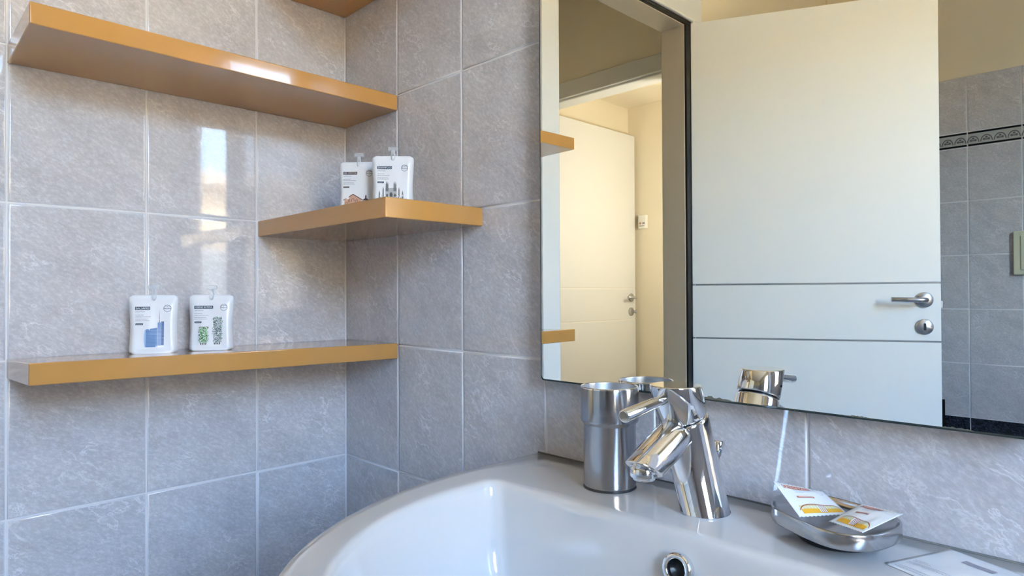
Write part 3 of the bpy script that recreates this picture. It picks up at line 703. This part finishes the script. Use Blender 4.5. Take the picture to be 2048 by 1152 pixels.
# overflow ring in the back wall of the bowl
ov = Matrix.Translation((0.937 - BXC, -0.1620, -0.0345)) @ align((0, -1, 0.20))
orr = obj('overflow_ring', lathe([(0.0105, -0.012), (0.0105, 0.0018), (0.0112, 0.0030), (0.0140, 0.0034), (0.0163, 0.0022), (0.0168, 0.0), (0.0168, -0.006)], 40, ov, caps=False), M_CHROME, basin)
obj('overflow_hole', lathe([(0.0, -0.004), (0.0106, -0.004), (0.0106, -0.006), (0, -0.006)], 30, ov), M_BLACK, orr)
obj('drain', lathe([(0, -0.1545), (0.030, -0.1545), (0.032, -0.1525), (0.030, -0.151), (0.016, -0.150), (0, -0.150)], 36, Matrix.Translation((0, -0.28, 0))), M_CHROME, basin)
# small maker's mark on the deck
PM = Print(lambda x, y, l: (0.640 - BXC + (x * 0.88 - y * 0.47), -0.0665 + (x * 0.47 + y * 0.88), 0.00025))
for zz, xa, xb_ in ((0.0, 0.0, 0.027), (0.0052, 0.010, 0.022)):
    x = xa
    while x < xb_:
        w = random.uniform(0.001, 0.0024); PM.poly([(x, zz), (x + w, zz), (x + w, zz + 0.0016), (x, zz + 0.0016)], 'grey'); x += w + 0.0007
PM.build('maker_mark', basin)

# ------------------------------------------------------------------ tumbler
cup = thing('tumbler', 'brushed steel tumbler with a wider collar, left of the tap', 'tumbler', (0.781, -0.069, ZS))
obj('body', lathe([(0.0, 0.0008), (0.031, 0.0008), (0.0332, 0.0022), (0.0336, 0.005), (0.0338, 0.0815), (0.0345, 0.0835), (0.0372, 0.0862), (0.0378, 0.0885), (0.0378, 0.1285), (0.0372, 0.1305), (0.0362, 0.1310),
                   (0.0352, 0.1306)], 72, caps=False), M_BRUSHED, cup)
obj('inner_wall', lathe([(0.0352, 0.1306), (0.0348, 0.128), (0.0346, 0.086), (0.0315, 0.080), (0.031, 0.006), (0.0, 0.005)], 72, caps=False), mat('dull_inner_steel', (0.50, 0.51, 0.53, 1), 0.42, metal=1.0), cup)
obj('rim', lathe([(0.0377, 0.1292), (0.0376, 0.1304), (0.0370, 0.1313), (0.0362, 0.1315), (0.0355, 0.1310), (0.0351, 0.1300)], 72, caps=False), M_CHROME, cup)
obj('base_ring', lathe([(0.0, 0.0), (0.0335, 0.0), (0.0345, 0.0009), (0.0335, 0.0022), (0.0, 0.0022)], 56), mat('dark_base_rubber', srgb(40, 42, 48), 0.4), cup)

# ------------------------------------------------------------------ tap
tap = thing('basin_tap', 'chrome single lever tap leaning forward over the bowl', 'tap', (0.919, -0.071, ZS))
AX = Vector((0, -0.062, 0.151)); axn = AX.normalized(); RT_ = 0.0272
M_ax = align(axn)
def cut_ring(r, plane_z=None, along=None, n=56):
    """ring of the leaning cylinder, cut either by a level plane or square to the axis"""
    out = []
    for i in range(n):
        a = 2 * math.pi * i / n; p = M_ax @ Vector((r * math.cos(a), r * math.sin(a), 0))
        if plane_z is not None: t = (plane_z - p.z) / axn.z
        else: t = along
        out.append(p + axn * t)
    return out
SEAM = 0.1275
body = obj('tap_body', loft([cut_ring(RT_ + 0.0006, 0.0), cut_ring(RT_ + 0.0006, 0.0016), cut_ring(RT_, 0.002), cut_ring(RT_, None, SEAM - 0.0045), cut_ring(RT_ - 0.0012, None, SEAM - 0.0022), cut_ring(RT_ - 0.0025, None, SEAM - 0.0016)]), M_CHROME, tap)
obj('seam_ring', loft([cut_ring(RT_ - 0.0028, None, SEAM - 0.0030), cut_ring(RT_ - 0.0028, None, SEAM + 0.0012)]), mat('dark_seam', srgb(30, 34, 44), 0.3, metal=0.6), tap)
cap = obj('handle_cap', loft([cut_ring(RT_ - 0.0025, None, SEAM + 0.0005), cut_ring(RT_ - 0.0006, None, SEAM + 0.0008), cut_ring(RT_, None, SEAM + 0.0022), cut_ring(RT_, 0.1505), cut_ring(RT_ - 0.0006, 0.1518), cut_ring(RT_ - 0.0018, 0.1522)]), M_CHROME, tap)
o_ax = lambda z: axn * (z / axn.z)
perp = Vector((0, -axn.z, axn.y)).normalized()          # forward and a little down
l0 = o_ax(0.1420); lv = Vector((0, -1.0, -0.12)).normalized()
obj('lever', tube([l0 + lv * 0.018, l0 + lv * 0.030, l0 + lv * 0.098, l0 + lv * 0.0992, l0 + lv * 0.0996], [0.0056, 0.0056, 0.0067, 0.0063, 0.0052], 28), M_CHROME, cap)
# spout: tapering, cut level at the tip
s0 = Vector((0, -0.0646, 0.0977)); sd = Vector((0, -0.061, -0.027)).normalized()
M_s = align(sd); TC = 0.0652
def sp_ring(r, along, cut=0.0, n=48):
    """ring of the spout; cut tilts it from square (0) towards level (1)"""
    out = []
    for i in range(n):
        a = 2 * math.pi * i / n; p = M_s @ Vector((r * math.cos(a), r * math.sin(a), 0))
        out.append(s0 + p + sd * (along + cut * (-p.z / sd.z)))
    return out
sp_ = obj('spout', loft([sp_ring(0.0190, -0.018), sp_ring(0.0195, 0.010), sp_ring(0.0196, 0.026, 0.12), sp_ring(0.0193, 0.044, 0.26), sp_ring(0.0186, TC - 0.0025, 0.32), sp_ring(0.0181, TC - 0.0004, 0.32), sp_ring(0.0168, TC, 0.32)]), M_CHROME, tap)
tip = s0 + sd * TC
obj('aerator', lathe([(0.0, -0.0098), (0.0108, -0.0098), (0.0115, -0.0091), (0.0115, -0.0070), (0.0136, -0.0067), (0.0142, -0.0056), (0.0142, 0.006), (0.0, 0.006)], 36, Matrix.Translation(tip + Vector((0, 0.001, 0)))), M_CHROME, sp_)
rd = obj('pull_rod', tube([(0.004, 0.019, 0.040), (0.004, 0.024, 0.064)], 0.0024, 12), M_CHROME, tap)
obj('rod_knob', tube([(0.004, 0.0235, 0.060), (0.004, 0.0245, 0.066), (0.004, 0.0255, 0.0765), (0.004, 0.0257, 0.0778)], [0.0032, 0.0045, 0.0070, 0.0060], 20), M_CHROME, rd)

# ------------------------------------------------------------------ soap dish
DC = (1.055, -0.067)
raw = [(0.9975, -0.0737), (1.0040, -0.0865), (1.0140, -0.0965), (1.0326, -0.1075), (1.0546, -0.1180), (1.0733, -0.1236), (1.0876, -0.1216), (1.0995, -0.1142), (1.1088, -0.1020), (1.1155, -0.0810), (1.1177, -0.0610),
       (1.1140, -0.0450), (1.1040, -0.0330), (1.0880, -0.0245), (1.0684, -0.0185), (1.0438, -0.0135), (1.0240, -0.0140), (1.0060, -0.0240), (0.9955, -0.0420), (0.9940, -0.0590)]
def cr(pts, m=5):
    out = []; n = len(pts)
    for i in range(n):
        p0, p1, p2, p3 = (Vector(pts[(i + k) % n]) for k in (-1, 0, 1, 2))
        for k in range(m):
            t = k / m; out.append(0.5 * ((2 * p1) + (p2 - p0) * t + (2 * p0 - 5 * p1 + 4 * p2 - p3) * t * t + (3 * p1 - p0 - 3 * p2 + p3) * t ** 3))
    return out
ol = [(p.x - DC[0], p.y - DC[1]) for p in cr(raw)]
def dring(k, z): return [(x * k, y * k, z) for x, y in ol]
dish = thing('soap_dish', 'shallow brushed steel soap dish on a black foot, right of the tap', 'soap dish', (DC[0], DC[1], ZS))
obj('dish_body', loft([dring(0.55, 0.0125), dring(0.93, 0.0135), dring(0.985, 0.0146), dring(1.0, 0.0165), dring(1.0, 0.0282), dring(0.993, 0.0297), dring(0.978, 0.0302), dring(0.962, 0.0295), dring(0.945, 0.0270), dring(0.90, 0.0240), dring(0.75, 0.0205), dring(0.5, 0.0185), dring(0.2, 0.0178)]), mat('dish_steel', (0.47, 0.47, 0.48, 1), 0.20, metal=1.0), dish)
obj('foot', lathe([(0, 0), (0.0345, 0), (0.037, 0.002), (0.037, 0.013), (0, 0.013)], 44, Matrix.Translation((0.002, 0.010, 0))), mat('black_foot', srgb(26, 30, 34), 0.35), dish)

# ------------------------------------------------------------------ soap sachets
def sachet(label, corners, fat, material, art, sag=0.0, nm='soap_sachet', jag=True, group=None, back=-0.6, more=()):
    """pillow-shaped packet between four corners (TL, TR, BR, BL), each (x, y, height above the deck)"""
    c = [Vector((x, y, ZS + h)) for x, y, h in corners]; ctr = sum(c, Vector()) / 4
    base = Vector((ctr.x, ctr.y, min(v.z for v in c)))
    nrm = (c[2] - c[0]).cross(c[1] - c[3]).normalized()
    if nrm.z < 0: nrm = -nrm
    o = thing(nm, label, 'sachet', base, 0, group)
    wd, ht = ((c[1] - c[0]).length + (c[2] - c[3]).length) / 2, ((c[3] - c[0]).length + (c[2] - c[1]).length) / 2
    N, K = 24, 20
    def surf(u, v, side=1, lift=0):
        p = (c[0] * (1 - u) + c[1] * u) * (1 - v) + (c[3] * (1 - u) + c[2] * u) * v
        b = (sm(0, 0.22, u) * sm(1, 0.78, u) * sm(0.02, 0.25, v) * sm(0.98, 0.75, v))
        w = 0.0006 * math.sin(11 * u + 5 * v) * b
        return p + nrm * (side * fat * b + w + lift + 0.0002 * side) - Vector((0, 0, sag * math.sin(math.pi * v))) - base
    V, F = [], []
    for side in (1, back):
        for j in range(K + 1):
            for i in range(N + 1):
                p = surf(i / N, j / K, side)
                if jag and j in (0, K): p = p + (surf(i / N, 0.5, 0) - p).normalized() * (0.0012 * (i % 2))
                V.append(p)
    q = lambda s, j, i: s * (N + 1) * (K + 1) + j * (N + 1) + i
    for j in range(K):
        for i in range(N):
            F.append((q(0, j, i), q(0, j + 1, i), q(0, j + 1, i + 1), q(0, j, i + 1))); F.append((q(1, j, i), q(1, j, i + 1), q(1, j + 1, i + 1), q(1, j + 1, i)))
        F.append((q(0, j, 0), q(1, j, 0), q(1, j + 1, 0), q(0, j + 1, 0))); F.append((q(0, j, N), q(0, j + 1, N), q(1, j + 1, N), q(1, j, N)))
    for i in range(N):
        F.append((q(0, 0, i), q(0, 0, i + 1), q(1, 0, i + 1), q(1, 0, i))); F.append((q(0, K, i), q(1, K, i), q(1, K, i + 1), q(0, K, i + 1)))
    obj('wrapper', mesh(V, F, True), material, o)
    P = Print(lambda x, y, l: surf(x / wd, 1 - y / ht, 1, 0.0002 + 0.00012 * l)); art(P, wd, ht); P.build('printed_design', o)
    for nm2, a2 in more:
        P2 = Print(P.surf); a2(P2, wd, ht); P2.build(nm2, o)
    return o
def art_soap(P, w, h):
    P.rect(0.11 * w, 0.80 * h, 0.64 * w, 0.925 * h, 'rust', 1, 8, 2); P.text('VEGETALE', 0.19 * w, 0.82 * h, 0.10 * h, 'white', 0.43 * w)
    P.ring(0.155 * w, 0.865 * h, 0.04 * w, 0.012 * w, 'white', 2)
    for zz, xa, xb in ((0.745, 0.26, 0.56), (0.70, 0.26, 0.42)):
        x = xa * w
        while x < xb * w: d = random.uniform(0.001, 0.003); P.poly([(x, zz * h), (x + d, zz * h), (x + d, zz * h + 0.0007), (x, zz * h + 0.0007)], 'pale'); x += d + 0.0006
    P.rect(0.24 * w, 0.535 * h, 0.58 * w, 0.585 * h, 'rust', 1, 5, 1)
    x = 0.27 * w
    while x < 0.55 * w: d = random.uniform(0.0007, 0.0018); P.poly([(x, 0.553 * h), (x + d, 0.553 * h), (x + d, 0.567 * h), (x, 0.567 * h)], 'white', 2); x += d + 0.0006
    # long low building drawn in rust lines over a golden field
    x0, x1, z0, z1 = 0.10 * w, 0.97 * w, 0.08 * h, 0.32 * h
    P.rect(x0 + 0.002, z0 + 0.09 * h, x1 - 0.002, z1 - 0.015 * h, 'straw', 1, 14, 2); P.rect(x0 + 0.002, z0, x1 - 0.002, z0 + 0.11 * h, 'amber', 1.5, 14, 2)
    n = 30; top = [(x0 + (x1 - x0) * k / n, z0 + 0.10 * h + (z1 - z0 - 0.10 * h) * (1 - abs(2 * k / n - 1) ** 6)) for k in range(n + 1)]
    for (a, b), (a2, b2) in zip(top, top[1:]): P.poly([(a, b), (a2, b2), (a2, b2 - 0.0010), (a, b - 0.0010)], 'line', 3)
    for k in range(1, 14):
        a = x0 + (x1 - x0) * k / 14; P.rect(a, z0 + 0.11 * h, a + 0.0004, z1 - 0.02 * h, 'white', 2, 1, 2)
    P.rect(x0 + 0.003, z0 + 0.155 * h, x1 - 0.003, z0 + 0.163 * h, 'white', 2, 10, 1)
    for k in range(4):
        a = x0 + (x1 - x0) * (0.44 + 0.045 * k); P.rect(a, z0 + 0.02 * h, a + 0.0013, z1 - 0.02 * h, 'white', 2.5, 1, 3); P.rect(a + 0.0013, z0 + 0.02 * h, a + 0.0020, z1 - 0.02 * h, 'line', 2.6, 1, 3)
    P.ring(0.82 * w, 0.85 * h, 0.085 * w, 0.006 * w, 'light', 1)
sachet('white soap sachet reading VEGETALE, propped up on the left of the dish', [(1.0007, -0.0753, 0.052), (1.0290, -0.0165, 0.0345), (1.0620, -0.0350, 0.0215), (1.0363, -0.0943, 0.0265)], 0.0014, M_PAPER, art_soap, group='soap sachets in the dish')
sachet('white soap sachet lying across the right of the dish, golden print towards the front', [(1.0760, -0.0370, 0.0360), (1.1170, -0.0520, 0.0390), (1.0985, -0.1080, 0.0305), (1.0610, -0.0860, 0.0265)], 0.0022, M_PAPER, art_soap, group='soap sachets in the dish')
def art_title(P, w, h):
    n = 10
    for k in range(n):
        a, b = 0.28 * w + 0.30 * w * k / n, 0.28 * w + 0.30 * w * (k + 1) / n; f = lambda x: 0.70 * h + 0.02 * h * math.sin(x / w * 7)
        P.poly([(a, f(a)), (b, f(b)), (b, f(b) + 0.085 * h), (a, f(a) + 0.085 * h)], 'mauve')
def art_flat(P, w, h):
    for zz, xb in ((0.36, 0.20), (0.32, 0.24), (0.26, 0.5), (0.22, 0.5), (0.10, 0.6), (0.06, 0.5)):
        x = 0.07 * w
        while x < xb * w: d = random.uniform(0.0006, 0.002); P.poly([(x, zz * h), (x + d, zz * h), (x + d, zz * h + 0.0012), (x, zz * h + 0.0012)], 'light'); x += d + 0.0006
def art_mark(P, w, h):
    cx, cy, r = 0.78 * w, 0.62 * h, 0.075 * w
    P.ring(cx, cy, r, 0.0007, 'mauve'); P.rect(cx - r, cy - 0.0006, cx + r, cy, 'mauve', 1, 3, 1); P.rect(cx - 0.0003, cy, cx + 0.0003, cy + r * 0.8, 'mauve', 1, 1, 2)
sachet('flat pale sachet with grey print lying on the basin deck, lower right corner', [(1.1452, -0.0065, 0.0005), (1.2360, -0.0430, 0.0005), (1.2010, -0.1260, 0.0005), (1.1102, -0.0880, 0.0005)], 0.0016, M_SACHETGREY, art_flat, nm='flat_sachet', jag=False, back=-0.05, more=(('printed_mark', art_mark), ('printed_title', art_title)))

# ------------------------------------------------------------------ lift everything so that the floor is at height zero
for o in TOP: o.location.z += Z0
